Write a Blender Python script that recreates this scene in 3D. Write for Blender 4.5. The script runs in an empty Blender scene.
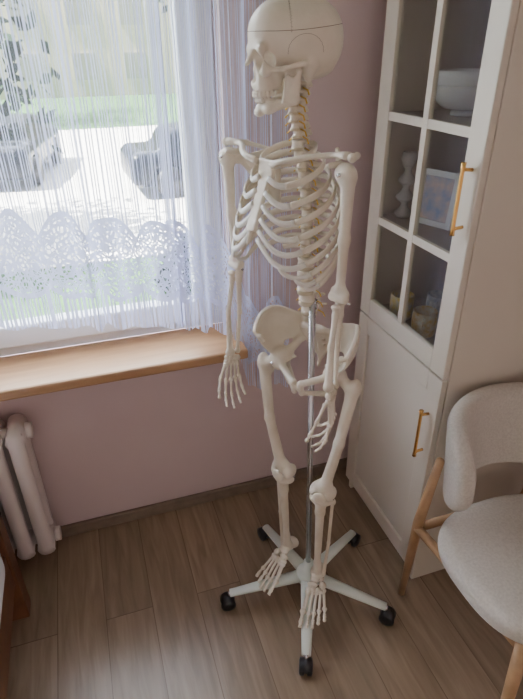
import bpy, bmesh, math, random
import numpy as np
from mathutils import Vector, Matrix
random.seed(3); rng=np.random.default_rng(5)
scene=bpy.context.scene
COL=scene.collection
# ------------------------------------------------------------------ materials
def mat(name,color,rough=0.6,metal=0.0,noise=None,bump=0.0,bscale=60,spec=0.5,sheen=0):
    m=bpy.data.materials.new(name); m.use_nodes=True
    nt=m.node_tree; b=nt.nodes['Principled BSDF']
    b.inputs['Base Color'].default_value=(*color,1); b.inputs['Roughness'].default_value=rough
    b.inputs['Metallic'].default_value=metal
    b.inputs['Specular IOR Level'].default_value=spec
    if sheen: b.inputs['Sheen Weight'].default_value=sheen
    tc=nt.nodes.new('ShaderNodeTexCoord')
    if noise:
        n=nt.nodes.new('ShaderNodeTexNoise'); n.inputs['Scale'].default_value=noise[0]; n.inputs['Detail'].default_value=4
        nt.links.new(tc.outputs['Object'],n.inputs['Vector'])
        r=nt.nodes.new('ShaderNodeValToRGB')
        c2=noise[1]
        r.color_ramp.elements[0].color=(*c2,1); r.color_ramp.elements[1].color=(*color,1)
        r.color_ramp.elements[0].position=.3; r.color_ramp.elements[1].position=.65
        nt.links.new(n.outputs['Fac'],r.inputs['Fac']); nt.links.new(r.outputs['Color'],b.inputs['Base Color'])
    if bump:
        n2=nt.nodes.new('ShaderNodeTexNoise'); n2.inputs['Scale'].default_value=bscale; n2.inputs['Detail'].default_value=3
        nt.links.new(tc.outputs['Object'],n2.inputs['Vector'])
        bp=nt.nodes.new('ShaderNodeBump'); bp.inputs['Strength'].default_value=bump; bp.inputs['Distance'].default_value=.002
        nt.links.new(n2.outputs['Fac'],bp.inputs['Height']); nt.links.new(bp.outputs['Normal'],b.inputs['Normal'])
    return m
M_bone=mat('bone_plastic',(.77,.69,.575),.36,noise=(14,(.67,.58,.46)),bump=.25,bscale=120)
M_cart=mat('cartilage_plastic',(.76,.72,.66),.4)
M_disc=mat('disc_plastic',(.62,.53,.38),.5)
M_nerve=mat('nerve_yellow',(.75,.48,.08),.45)
M_seam=mat('suture_brown',(.20,.14,.09),.7)
M_steel=mat('chrome',(.6,.6,.62),.22,1.0)
M_wall=mat('wall_paint',(.66,.515,.51),.85,noise=(3,(.63,.485,.485)),bump=.15,bscale=200)
M_ceil=mat('ceiling_paint',(.8,.78,.75),.9)
M_base=mat('baseboard_wood',(.24,.175,.13),.5,noise=(20,(.18,.125,.09)))
M_cab=mat('cabinet_lacquer',(.68,.61,.51),.42)
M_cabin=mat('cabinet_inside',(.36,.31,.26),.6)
M_brass=mat('brass',(.85,.50,.17),.25,1.0)
M_white=mat('white_pvc',(.82,.83,.86),.35)
M_standw=mat('stand_white',(.74,.77,.70),.4)
M_black=mat('black_rubber',(.015,.015,.017),.4)
M_fab=mat('cream_boucle',(.64,.59,.52),.95,noise=(160,(.54,.49,.43)),bump=.45,bscale=330,sheen=.2)
M_oak=mat('oak_leg',(.50,.30,.155),.45,noise=(18,(.38,.22,.11)))
M_rad=mat('radiator_enamel',(.76,.67,.65),.35)
M_bedw=mat('bed_wood',(.20,.08,.035),.45,noise=(12,(.12,.045,.02)))
M_sheet=mat('bed_sheet',(.80,.82,.85),.9,bump=.5,bscale=15)
M_porc=mat('porcelain',(.82,.80,.77),.2)
M_grass=mat('grass',(.05,.14,.04),.9,noise=(3,(.03,.085,.025)),bump=.8,bscale=30)
M_road=mat('pavement',(.68,.66,.63),.9,noise=(2,(.6,.58,.56)))
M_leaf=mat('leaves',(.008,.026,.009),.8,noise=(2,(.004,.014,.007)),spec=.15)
M_bark=mat('bark',(.03,.022,.016),.9,noise=(12,(.018,.012,.01)),bump=.8)
M_car=mat('car_paint_dark',(.006,.009,.018),.3,spec=.25)
M_carg=mat('car_glass',(.006,.009,.012),.1,spec=.25)
M_fac=mat('facade',(.75,.66,.58),.9)
M_facw=mat('facade_window',(.42,.40,.40),.5)
def wood_mat(name,c1,c2,c3,plank=None,axis='Y',rough=.35):
    m=bpy.data.materials.new(name); m.use_nodes=True; nt=m.node_tree; N=nt.nodes; L=nt.links
    b=N['Principled BSDF']; b.inputs['Roughness'].default_value=rough
    tc=N.new('ShaderNodeTexCoord'); mp=N.new('ShaderNodeMapping')
    if axis=='Y': mp.inputs['Rotation'].default_value=(0,0,math.pi/2)
    L.new(tc.outputs['Object'],mp.inputs['Vector'])
    st=N.new('ShaderNodeMapping'); st.inputs['Scale'].default_value=(1.0,9,9)
    L.new(mp.outputs['Vector'],st.inputs['Vector'])
    n=N.new('ShaderNodeTexNoise'); n.inputs['Scale'].default_value=4; n.inputs['Detail'].default_value=6; n.inputs['Distortion'].default_value=.6
    addv=N.new('ShaderNodeVectorMath'); addv.operation='ADD'
    L.new(st.outputs['Vector'],addv.inputs[0])
    L.new(addv.outputs['Vector'],n.inputs['Vector'])
    r=N.new('ShaderNodeValToRGB'); e=r.color_ramp.elements
    e[0].position=.3; e[0].color=(*c2,1); e[1].position=.7; e[1].color=(*c1,1)
    L.new(n.outputs['Fac'],r.inputs['Fac'])
    out=r.outputs['Color']
    if plank:
        br=N.new('ShaderNodeTexBrick'); br.inputs['Scale'].default_value=1
        br.inputs['Brick Width'].default_value=1.2; br.inputs['Row Height'].default_value=plank
        br.inputs['Mortar Size'].default_value=.0012; br.inputs['Color1'].default_value=(.86,.86,.86,1); br.inputs['Color2'].default_value=(1.06,1.05,1.04,1)
        br.inputs['Mortar'].default_value=(.55,.51,.48,1); br.offset=.37
        L.new(mp.outputs['Vector'],br.inputs['Vector'])
        mx=N.new('ShaderNodeMix'); mx.data_type='RGBA'; mx.blend_type='MULTIPLY'; mx.inputs['Factor'].default_value=1
        L.new(out,mx.inputs['A']); L.new(br.outputs['Color'],mx.inputs['B']); out=mx.outputs['Result']
        sc=N.new('ShaderNodeVectorMath'); sc.operation='SCALE'; sc.inputs['Scale'].default_value=7.0
        L.new(br.outputs['Color'],sc.inputs[0]); L.new(sc.outputs['Vector'],addv.inputs[1])
    L.new(out,b.inputs['Base Color'])
    return m
M_floor=wood_mat('laminate_floor',(.37,.265,.18),(.25,.175,.115),None,plank=.15,axis='Y',rough=.27)
M_sill=wood_mat('sill_wood',(.48,.28,.145),(.37,.20,.10),None,axis='X',rough=.35)
def glass_mat(name,fac,tint=(1,1,1)):
    m=bpy.data.materials.new(name); m.use_nodes=True; nt=m.node_tree; nt.nodes.clear()
    o=nt.nodes.new('ShaderNodeOutputMaterial'); t=nt.nodes.new('ShaderNodeBsdfTransparent'); g=nt.nodes.new('ShaderNodeBsdfGlossy')
    t.inputs['Color'].default_value=(*tint,1); g.inputs['Roughness'].default_value=.03
    x=nt.nodes.new('ShaderNodeMixShader'); x.inputs[0].default_value=fac
    nt.links.new(t.outputs[0],x.inputs[1]); nt.links.new(g.outputs[0],x.inputs[2]); nt.links.new(x.outputs[0],o.inputs['Surface'])
    return m
M_glass=glass_mat('clear_glass',.07,(.93,.95,.95))
M_glassc=glass_mat('cabinet_glass',.12,(.93,.95,.95))
# ------------------------------------------------------------------ helpers
def empty(name,loc=(0,0,0)):
    e=bpy.data.objects.new(name,None); e.location=loc; e.empty_display_size=.05; COL.objects.link(e); return e
def mkobj(name,verts,faces,m,parent=None,smooth=True):
    me=bpy.data.meshes.new(name); me.from_pydata([tuple(v) for v in verts],[],[tuple(f) for f in faces]); me.update()
    if smooth: me.polygons.foreach_set('use_smooth',[True]*len(me.polygons))
    if m is not None: me.materials.append(m)
    o=bpy.data.objects.new(name,me); COL.objects.link(o)
    if parent: o.parent=parent
    return o
class Acc:
    def __init__(s): s.v=[]; s.f=[]
    def add(s,v,f):
        b=len(s.v); s.v+= [tuple(map(float,p)) for p in v]; s.f+=[tuple(int(i)+b for i in q) for q in f]
    def box(s,a,b):
        x0,y0,z0=a; x1,y1,z1=b
        s.add([(x0,y0,z0),(x1,y0,z0),(x1,y1,z0),(x0,y1,z0),(x0,y0,z1),(x1,y0,z1),(x1,y1,z1),(x0,y1,z1)],
              [(0,3,2,1),(4,5,6,7),(0,1,5,4),(1,2,6,5),(2,3,7,6),(3,0,4,7)])
    def tube(s,pts,radii,n=10,flat=None,up=(0,0,1)):
        pts=[Vector(p) for p in pts]; m=len(pts)
        if not hasattr(radii,'__len__'): radii=[radii]*m
        v=[];f=[]
        upv=Vector(up)
        for i,p in enumerate(pts):
            t=(pts[min(i+1,m-1)]-pts[max(i-1,0)]).normalized()
            u=upv-t*upv.dot(t)
            if u.length<1e-3: u=Vector((1,0,0))-t*t.x
            u.normalize(); w=t.cross(u)
            r=radii[i]; ru,rw=(r if hasattr(r,'__len__') else (r,r))
            for k in range(n):
                a=2*math.pi*k/n; v.append(p+u*(ru*math.cos(a))+w*(rw*math.sin(a)))
        for i in range(m-1):
            for k in range(n):
                k2=(k+1)%n; f.append((i*n+k,i*n+k2,(i+1)*n+k2,(i+1)*n+k))
        f.append(tuple(range(n))[::-1]); f.append(tuple((m-1)*n+k for k in range(n)))
        s.add(v,f)
    def lathe(s,prof,c,n=28):
        v=[];f=[]
        for r,z in prof:
            for k in range(n):
                a=2*math.pi*k/n; v.append((c[0]+r*math.cos(a),c[1]+r*math.sin(a),c[2]+z))
        for i in range(len(prof)-1):
            for k in range(n):
                k2=(k+1)%n; f.append((i*n+k,i*n+k2,(i+1)*n+k2,(i+1)*n+k))
        s.add(v,f)
    def obj(s,name,m,parent=None,smooth=False,bevel=0):
        o=mkobj(name,s.v,s.f,m,parent,smooth)
        if bevel:
            b=o.modifiers.new('bevel','BEVEL'); b.width=bevel; b.segments=2; b.limit_method='ANGLE'
        return o
def boxobj(name,a,b,m,parent=None,bevel=0):
    A=Acc(); A.box(a,b); return A.obj(name,m,parent,False,bevel)
def rc(P,a,b,r1,r2=None):
    if r2 is None: r2=r1
    a=np.array(a,np.float32); b=np.array(b,np.float32); ba=b-a; L=float(ba@ba)
    x,y,z=P[0]-a[0],P[1]-a[1],P[2]-a[2]
    h=np.clip((x*ba[0]+y*ba[1]+z*ba[2])/L,0,1)
    return np.sqrt((x-h*ba[0])**2+(y-h*ba[1])**2+(z-h*ba[2])**2)-(r1+(r2-r1)*h)
def el(P,c,r):
    if not hasattr(r,'__len__'): r=(r,r,r)
    x,y,z=P[0]-c[0],P[1]-c[1],P[2]-c[2]
    k0=np.sqrt((x/r[0])**2+(y/r[1])**2+(z/r[2])**2)+1e-6
    k1=np.sqrt((x/r[0]**2)**2+(y/r[1]**2)**2+(z/r[2]**2)**2)+1e-6
    return k0*(k0-1)/k1
def bx(P,c,h,r=0):
    x,y,z=abs(P[0]-c[0])-h[0]+r,abs(P[1]-c[1])-h[1]+r,abs(P[2]-c[2])-h[2]+r
    return np.sqrt(np.maximum(x,0)**2+np.maximum(y,0)**2+np.maximum(z,0)**2)+np.minimum(np.maximum(np.maximum(x,y),z),0)-r
def tri(P,a,b,c,th):
    a,b,c=[np.array(q,np.float64) for q in (a,b,c)]
    ba=b-a; cb=c-b; ac=a-c; nor=np.cross(ba,ac)
    pa=[P[i]-a[i] for i in range(3)]; pb=[P[i]-b[i] for i in range(3)]; pc=[P[i]-c[i] for i in range(3)]
    dot=lambda v,p: v[0]*p[0]+v[1]*p[1]+v[2]*p[2]
    s=np.sign(dot(np.cross(ba,nor),pa))+np.sign(dot(np.cross(cb,nor),pb))+np.sign(dot(np.cross(ac,nor),pc))
    def seg(v,p):
        h=np.clip(dot(v,p)/(v@v),0,1); return sum((v[i]*h-p[i])**2 for i in range(3))
    e=np.minimum(np.minimum(seg(ba,pa),seg(cb,pb)),seg(ac,pc))
    pl=dot(nor,pa)**2/(nor@nor)
    return np.sqrt(np.where(s<2,e,pl))-th
def smin(a,b,k):
    h=np.maximum(k-abs(a-b),0)/k; return np.minimum(a,b)-h*h*k*.25
def smax(a,b,k): return -smin(-a,-b,k)
def U(k,*ds):
    r=ds[0]
    for d in ds[1:]: r=smin(r,d,k) if k>0 else np.minimum(r,d)
    return r
CORN=np.array([(0,0,0),(1,0,0),(0,1,0),(1,1,0),(0,0,1),(1,0,1),(0,1,1),(1,1,1)])
EDG=[(0,1),(2,3),(4,5),(6,7),(0,2),(1,3),(4,6),(5,7),(0,4),(1,5),(2,6),(3,7)]
def nets(fn,lo,hi,h):
    lo=np.array(lo,float)-2*h; hi=np.array(hi,float)+2*h
    ax=[np.arange(lo[i],hi[i]+h,h).astype(np.float32) for i in range(3)]
    P=np.meshgrid(*ax,indexing='ij'); D=np.asarray(fn(P),np.float32)
    D[0]=D[-1]=9; D[:,0]=D[:,-1]=9; D[:,:,0]=D[:,:,-1]=9
    ins=D<0; nx,ny,nz=D.shape
    cnt=np.zeros((nx-1,ny-1,nz-1),np.int8)
    for c in CORN: cnt+=ins[c[0]:nx-1+c[0],c[1]:ny-1+c[1],c[2]:nz-1+c[2]]
    idx=np.argwhere((cnt>0)&(cnt<8))
    vals=np.stack([D[idx[:,0]+c[0],idx[:,1]+c[1],idx[:,2]+c[2]] for c in CORN],1)
    acc=np.zeros((len(idx),3)); n=np.zeros(len(idx))
    for a,b in EDG:
        da,db=vals[:,a],vals[:,b]; mk=(da<0)!=(db<0)
        t=np.where(mk,da/np.where(mk,da-db,1),0)
        p=CORN[a]+t[:,None]*(CORN[b]-CORN[a]); acc+=p*mk[:,None]; n+=mk
    V=(idx+acc/n[:,None])*h+lo
    im=-np.ones(cnt.shape,np.int64); im[idx[:,0],idx[:,1],idx[:,2]]=np.arange(len(idx))
    F=[]
    for axn in range(3):
        o1,o2=[(1,2),(2,0),(0,1)][axn]
        A=np.take(ins,range(0,ins.shape[axn]-1),axn); B=np.take(ins,range(1,ins.shape[axn]),axn)
        e=np.argwhere(A!=B); sgn=ins[e[:,0],e[:,1],e[:,2]]
        def cell(d1,d2):
            q=e.copy(); q[:,o1]+=d1; q[:,o2]+=d2; return im[q[:,0],q[:,1],q[:,2]]
        Q=np.stack([cell(-1,-1),cell(0,-1),cell(0,0),cell(-1,0)],1)
        Q[~sgn]=Q[~sgn][:,::-1]; F.append(Q)
    return V,np.concatenate(F)
def xf(V,F,M):
    V2=V@M[:3,:3].T+M[:3,3]
    if np.linalg.det(M[:3,:3])<0: F=F[:,::-1]
    return V2,F
def frame(o,x,y,z,s=.01):
    M=np.eye(4); M[:3,0]=np.array(x)*s; M[:3,1]=np.array(y)*s; M[:3,2]=np.array(z)*s; M[:3,3]=o; return M
def sdfobj(name,fn,lo,hi,h,M,m,parent):
    V,F=nets(fn,lo,hi,h); V,F=xf(V,F,M); return mkobj(name,V.tolist(),F.tolist(),m,parent)
# ------------------------------------------------------------------ camera
H=1.62; yaw=math.radians(18); pitch=math.radians(29.5); roll=math.radians(.7)
hv=Vector((math.sin(yaw),math.cos(yaw),0)); rv=Vector((math.cos(yaw),-math.sin(yaw),0)); zv=Vector((0,0,1))
fw=hv*math.cos(pitch)-zv*math.sin(pitch); up=hv*math.sin(pitch)+zv*math.cos(pitch)
R2=rv*math.cos(roll)-up*math.sin(roll); U2=up*math.cos(roll)+rv*math.sin(roll)
cd=bpy.data.cameras.new('camera'); cam=bpy.data.objects.new('camera',cd); COL.objects.link(cam)
cd.sensor_fit='VERTICAL'; cd.sensor_height=24; cd.lens=540/699*24; cd.clip_start=.02
M=Matrix((R2,U2,-fw)).transposed().to_4x4(); M.translation=(0,0,H); cam.matrix_world=M
scene.camera=cam
def W(r,f,z): return np.array([f*hv.x+r*rv.x, f*hv.y+r*rv.y, z])
def Wd(r,f,z=0):
    v=np.array([f*hv.x+r*rv.x, f*hv.y+r*rv.y, z]); return v/np.linalg.norm(v)
# ------------------------------------------------------------------ room
YW=1.613; XR=1.275; XL=-2.2; YB=-2.6
A=Acc()
ox0,ox1,oz0,oz1=-1.75,.42,.75,2.25
A.box((XL-.1,YW,-.12),(ox0,YW+.34,2.65)); A.box((ox1,YW,-.12),(XR+.1,YW+.34,2.65))
A.box((ox0,YW,-.12),(ox1,YW+.34,oz0-.035)); A.box((ox0,YW,oz1),(ox1,YW+.34,2.65))
A.obj('wall_north',M_wall)
boxobj('wall_east',(XR,YB,-.12),(XR+.1,YW,2.65),M_wall)
boxobj('wall_west',(XL-.1,YB,-.12),(XL,YW,2.65),M_wall)
boxobj('floor',(XL,YB,-.12),(XR,YW,0),M_floor)
boxobj('ceiling',(XL,YB,2.55),(XR,YW,2.65),M_ceil)
boxobj('baseboard_north',(XL,YW-.016,0),(XR,YW,.05),M_base,bevel=.004)
boxobj('baseboard_east',(XR-.016,YB,0),(XR,YW-.02,.05),M_base,bevel=.004)
A=Acc(); A.box((ox0-.05,1.475,.715),(.435,YW+.09,.75)); A.obj('window_sill',M_sill,bevel=.008)
win=empty('window_1')
yf0,yf1=YW+.08,YW+.15
A=Acc()
A.box((ox0,yf0,.75),(ox1,yf1,.80)); A.box((ox0,yf0,2.2),(ox1,yf1,2.25)); A.box((ox0,yf0,.8),(ox0+.05,yf1,2.2)); A.box((ox1-.05,yf0,.8),(ox1,yf1,2.2))
A.box((-.52,yf0,.8),(-.46,yf1,2.2))
A.obj('frame',M_white,win,bevel=.006)
for i,(a,b) in enumerate([(ox0+.04,-.50),(-.48,ox1-.04)]):
    A=Acc(); y0,y1=yf0-.02,yf0+.04
    A.box((a,y0,.785),(b,y1,.86)); A.box((a,y0,2.14),(b,y1,2.21)); A.box((a,y0,.86),(a+.07,y1,2.14)); A.box((b-.07,y0,.86),(b,y1,2.14))
    A.obj('sash_%d'%(i+1),M_white,win,bevel=.008)
    boxobj('pane_%d'%(i+1),(a+.06,y0+.03,.85),(b-.06,y0+.034,2.15),M_glass,win)
# ------------------------------------------------------------------ curtain
def curtain_mat():
    m=bpy.data.materials.new('lace_curtain'); m.use_nodes=True; nt=m.node_tree; N=nt.nodes; L=nt.links; N.clear()
    o=N.new('ShaderNodeOutputMaterial')
    uv=N.new('ShaderNodeUVMap'); uv.uv_map='UVMap'; sp=N.new('ShaderNodeSeparateXYZ'); L.new(uv.outputs[0],sp.inputs[0])
    def mth(op,a,b=None,c=None):
        n=N.new('ShaderNodeMath'); n.operation=op
        for i,x in enumerate((a,b,c)):
            if x is None: continue
            if isinstance(x,(int,float)): n.inputs[i].default_value=x
            else: L.new(x,n.inputs[i])
        return n.outputs[0]
    u,v=sp.outputs[0],sp.outputs[1]
    nz=N.new('ShaderNodeTexNoise'); nz.noise_dimensions='1D'; nz.inputs['Scale'].default_value=22; L.new(u,nz.inputs['W'])
    jit=mth('MULTIPLY',nz.outputs[0],.05)
    uu=mth('ADD',u,jit)
    st=mth('PINGPONG',mth('MULTIPLY',uu,80),.5)
    cov=mth('MULTIPLY_ADD',nz.outputs[0],.34,.02)
    strings=mth('LESS_THAN',st,cov)
    fr=mth('LESS_THAN',mth('PINGPONG',mth('MULTIPLY',uu,62),.5),.31)
    vo=N.new('ShaderNodeTexVoronoi'); vo.inputs['Scale'].default_value=17; vo.inputs['Randomness'].default_value=.35; L.new(uv.outputs[0],vo.inputs['Vector'])
    rings=mth('GREATER_THAN',mth('SINE',mth('MULTIPLY',vo.outputs['Distance'],28)),.05)
    v2=N.new('ShaderNodeTexVoronoi'); v2.feature='DISTANCE_TO_EDGE'; v2.inputs['Scale'].default_value=70; L.new(uv.outputs[0],v2.inputs['Vector'])
    mesh=mth('LESS_THAN',v2.outputs['Distance'],.13)
    lace=mth('MULTIPLY',mth('MAXIMUM',rings,mesh),.97)
    sc=mth('MULTIPLY',mth('ABSOLUTE',mth('SINE',mth('MULTIPLY',u,math.pi/.19))),.06)
    vb=mth('ADD',v,mth('MULTIPLY',sc,.6))
    is_l=mth('MULTIPLY',mth('GREATER_THAN',vb,.13),mth('LESS_THAN',mth('SUBTRACT',v,sc),.28))
    is_f=mth('LESS_THAN',vb,.13)
    edge=mth('LESS_THAN',mth('ABSOLUTE',mth('SUBTRACT',vb,.135)),.008)
    edge2=mth('LESS_THAN',mth('ABSOLUTE',mth('SUBTRACT',mth('SUBTRACT',v,sc),.28)),.007)
    edge3=mth('LESS_THAN',mth('ABSOLUTE',mth('SUBTRACT',mth('SUBTRACT',v,sc),.255)),.004)
    base=mth('MAXIMUM',mth('MULTIPLY',strings,.92),.05)
    a=mth('ADD',mth('MULTIPLY',is_l,lace),mth('MULTIPLY',mth('SUBTRACT',1,is_l),mth('ADD',mth('MULTIPLY',is_f,mth('MULTIPLY',fr,.97)),mth('MULTIPLY',mth('SUBTRACT',1,is_f),base))))
    a=mth('MINIMUM',mth('MAXIMUM',mth('MAXIMUM',a,edge3),mth('MAXIMUM',edge,edge2)),1)
    d=N.new('ShaderNodeBsdfDiffuse'); d.inputs[0].default_value=(.76,.77,.90,1)
    t=N.new('ShaderNodeBsdfTranslucent'); t.inputs[0].default_value=(.54,.57,.82,1)
    mx=N.new('ShaderNodeMixShader'); mx.inputs[0].default_value=.30; L.new(d.outputs[0],mx.inputs[1]); L.new(t.outputs[0],mx.inputs[2])
    tr=N.new('ShaderNodeBsdfTransparent'); fx=N.new('ShaderNodeMixShader'); L.new(a,fx.inputs[0]); L.new(tr.outputs[0],fx.inputs[1]); L.new(mx.outputs[0],fx.inputs[2])
    L.new(fx.outputs[0],o.inputs['Surface']); return m
M_curt=curtain_mat()
def hem(x):
    pts=[(-2,.945),(-.4,.935),(.05,.865),(.25,.83),(.40,.785),(.445,.56),(.60,.54)]
    return float(np.interp(x,[p[0] for p in pts],[p[1] for p in pts]))
def curtain(x0,x1,name,amp=.022,wl=.085,yc=1.545,stretch=1.5):
    n=int((x1-x0)/.006); nzr=26; verts=[];faces=[];uvs=[]
    for i in range(n+1):
        x=x0+(x1-x0)*i/n
        ph=2*math.pi*x/wl+1.6*math.sin(x*9)+.8*math.sin(x*23)
        am=amp*(.65+.35*math.sin(x*7+1))
        h=hem(x)+.008*math.sin(x*60)
        for j in range(nzr+1):
            z=h+(2.42-h)*j/nzr
            y=yc+am*math.sin(ph)*(1-.15*j/nzr)
            xx=x+.3*am*math.cos(ph*.5+z*2)
            verts.append((xx,y,z)); uvs.append((x*stretch,z-h))
    for i in range(n):
        for j in range(nzr):
            a=i*(nzr+1)+j; faces.append((a,a+nzr+1,a+nzr+2,a+1))
    o=mkobj(name,verts,faces,M_curt)
    ul=o.data.uv_layers.new(name='UVMap')
    for l in o.data.loops: ul.data[l.index].uv=uvs[l.vertex_index]
    return o
curtain(-1.9,.26,'lace_curtain')
curtain(.22,.60,'lace_curtain.001',amp=.03,wl=.055,yc=1.54,stretch=1.9)
A=Acc(); A.tube([(-2.1,1.54,2.45),(.8,1.54,2.45)],.012,12); A.obj('curtain_rod',M_oak,smooth=True)
# ------------------------------------------------------------------ radiator
rad=empty('radiator')
A=Acc()
for k in range(14):
    x=-.315-k*.066
    for y in (1.468,1.558):
        A.tube([(x,y,.09),(x,y,.12),(x,y,.35),(x,y,.56),(x,y,.595)],[(.026,.018),(.026,.026),(.026,.021),(.026,.026),(.024,.016)],10,up=(1,0,0))
    for z in (.115,.575):
        A.tube([(x,1.455,z),(x,1.575,z)],.029,12,up=(1,0,0))
    A.box((x-.006,1.46,.12),(x+.006,1.57,.57))
A.obj('sections',M_rad,rad,smooth=True)
A=Acc()
for z in (.115,.575): A.tube([(-1.25,1.513,z),(-.292,1.513,z)],.02,12)
for z in (.115,.575): A.tube([(-.286,1.513,z),(-.268,1.513,z)],.026,12)
A.tube([(-.5,1.5,0),(-.5,1.5,.09)],.014,8); A.tube([(-1.0,1.5,0),(-1.0,1.5,.09)],.014,8)
A.obj('pipes',M_rad,rad,smooth=True)
# ------------------------------------------------------------------ bed
bed=empty('bed')
A=Acc()
A.box((-.45,1.29,0),(-.385,1.355,.50)); A.box((-1.40,1.29,0),(-1.335,1.355,.50)); A.box((-.43,-.70,0),(-.385,-.655,.4)); A.box((-1.40,-.7,0),(-1.335,-.655,.4))
A.box((-1.34,1.305,.18),(-.44,1.34,.46)); A.box((-.425,-.66,.16),(-.395,1.30,.30)); A.box((-1.39,-.66,.16),(-1.36,1.3,.30)); A.box((-1.34,-.69,.16),(-.44,-.665,.30))
A.obj('bed_frame',M_bedw,bed,bevel=.005)
V,F=nets(lambda P: bx(P,(0,0,0),(47.5,97,10),5),(-49,-98,-11),(49,98,11),1.6)
V,F=xf(V,F,frame((-.863,.310,.355),(1,0,0),(0,1,0),(0,0,1))); mkobj('mattress',V.tolist(),F.tolist(),M_sheet,bed)
# ------------------------------------------------------------------ cabinet
cab=empty('display_cabinet')
cx0,cx1=.845,1.25; cy0,cy1=1.015,1.50; ct=2.05
A=Acc(); fx=cx0+.02
A.box((fx,cy0,.0),(cx1,cy0+.018,ct)); A.box((fx,cy1-.018,.0),(cx1,cy1,ct))
A.box((fx,cy0+.018,ct-.02),(cx1,cy1-.018,ct)); A.box((fx,cy0+.018,.06),(cx1,cy1-.018,.08)); A.box((fx+.02,cy0+.018,0),(fx+.035,cy1-.018,.06))
A.obj('carcass',M_cab,cab,bevel=.002)
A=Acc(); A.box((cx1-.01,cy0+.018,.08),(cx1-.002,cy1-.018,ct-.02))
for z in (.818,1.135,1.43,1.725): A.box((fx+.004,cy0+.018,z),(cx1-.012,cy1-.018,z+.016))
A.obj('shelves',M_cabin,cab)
def frame_door(z0,z1,name,st=.062,mull=None,panel=False):
    A=Acc(); y0,y1=cy0+.002,cy1-.002
    A.box((cx0,y0,z0),(cx0+.019,y0+st,z1)); A.box((cx0,y1-st,z0),(cx0+.019,y1,z1))
    A.box((cx0,y0+st,z0),(cx0+.019,y1-st,z0+st)); A.box((cx0,y0+st,z1-st),(cx0+.019,y1-st,z1))
    if panel: A.box((cx0+.008,y0+st,z0+st),(cx0+.016,y1-st,z1-st))
    A.obj(name,M_cab,cab,bevel=.003)
    if mull:
        yc=(y0+y1)/2; B=Acc(); B.box((cx0+.002,yc-.011,z0+st),(cx0+.0165,yc+.011,z1-st)); B.obj('mullion_vertical',M_cab,cab)
        B=Acc()
        for z in mull: B.box((cx0+.003,y0+st,z-.011),(cx0+.0155,yc-.0111,z+.011)); B.box((cx0+.003,yc+.0111,z-.011),(cx0+.0155,y1-st,z+.011))
        B.obj('mullions_horizontal',M_cab,cab)
frame_door(.822,ct-.004,'glass_door',mull=(1.147,1.442,1.737))
frame_door(.065,.816,'lower_door',panel=True)
boxobj('door_glass',(cx0+.009,cy0+.06,.88),(cx0+.012,cy1-.06,ct-.06),M_glassc,cab)
for i,(z0,z1,y) in enumerate([(1.225,1.38,1.046),(.545,.70,1.05)]):
    A=Acc(); A.tube([(cx0+.003,y,z0+.012),(cx0-.02,y,z0+.010),(cx0-.026,y,z0+.004)],.0045,8,up=(0,1,0)); A.tube([(cx0+.003,y,z1-.012),(cx0-.02,y,z1-.010),(cx0-.026,y,z1-.004)],.0045,8,up=(0,1,0))
    A.tube([(cx0-.026,y,z0-.006),(cx0-.026,y,z0+.01),(cx0-.026,y,(z0+z1)/2),(cx0-.026,y,z1-.01),(cx0-.026,y,z1+.006)],[.0065,.0048,.0048,.0048,.0065],12)
    A.obj('handle_%d'%(i+1),M_brass,cab,smooth=True)
def bowl(c,R,h,name,foot=.4):
    A=Acc(); pr=[(0,0),(R*foot,0),(R*foot,.008),(R*.35,.014)]
    for t in np.linspace(0,1,10): pr.append((R*(.35+.65*math.sin(t*math.pi/2)),.014+(h-.014)*(1-math.cos(t*math.pi/2))))
    for t in np.linspace(1,0,10): pr.append(((R-.005)*(.33+.67*math.sin(t*math.pi/2)) if t>0.01 else 0,.02+(h-.02)*(1-math.cos(t*math.pi/2))))
    A.lathe(pr,c,40); return A.obj(name,M_porc,smooth=True)
bowl((1.02,1.335,1.4465),.095,.075,'serving_bowl'); 
bowl((1.02,1.335,1.4705),.092,.085,'serving_bowl.001')
def mug(c,name,colr,col2):
    m=mat(name+'_glaze',colr,.3,noise=(45,col2)); A=Acc()
    A.lathe([(0,0),(.032,0),(.036,.005),(.038,.04),(.037,.078),(.034,.08),(.034,.01),(0,.01)],c,28)
    pts=[(c[0]+math.cos(4)*(.034+.024*math.sin(t)),c[1]+math.sin(4)*(.034+.024*math.sin(t)),c[2]+.04+.025*math.cos(t)) for t in np.linspace(0,math.pi,9)]
    A.tube(pts,.004,8); return A.obj(name,m,smooth=True)
mug((.93,1.38,.8345),'coffee_mug',(.80,.58,.10),(.6,.6,.58)); mug((.93,1.25,.8345),'coffee_mug.001',(.80,.76,.62),(.75,.45,.06)); mug((1.04,1.34,.8345),'coffee_mug.002',(.7,.68,.62),(.3,.35,.4))
mug((1.05,1.22,.8345),'coffee_mug.003',(.55,.3,.2),(.7,.65,.6))
A=Acc(); A.lathe([(0,0),(.042,0),(.045,.01),(.045,.14),(.04,.15),(.046,.152),(.046,.168),(.012,.175),(.014,.19),(0,.195)],(1.12,1.30,.8345),28)
A.obj('storage_jar',mat('jar_glaze',(.72,.66,.6),.3,noise=(40,(.45,.2,.15))),smooth=True)
pf=empty('photo_frame')
def rot_box(a,b,cen,ang,m,name,par,tilt=0):
    o=boxobj(name,a,b,m,par,bevel=.002); o.location=cen; o.rotation_euler=(0,tilt,ang); return o
c=(.95,1.32,1.152)
A=Acc(); A.box((0,-.065,0),(.012,-.048,.155)); A.box((0,.048,0),(.012,.065,.155)); A.box((0,-.048,0),(.012,.048,.017)); A.box((0,-.048,.138),(.012,.048,.155))
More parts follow.
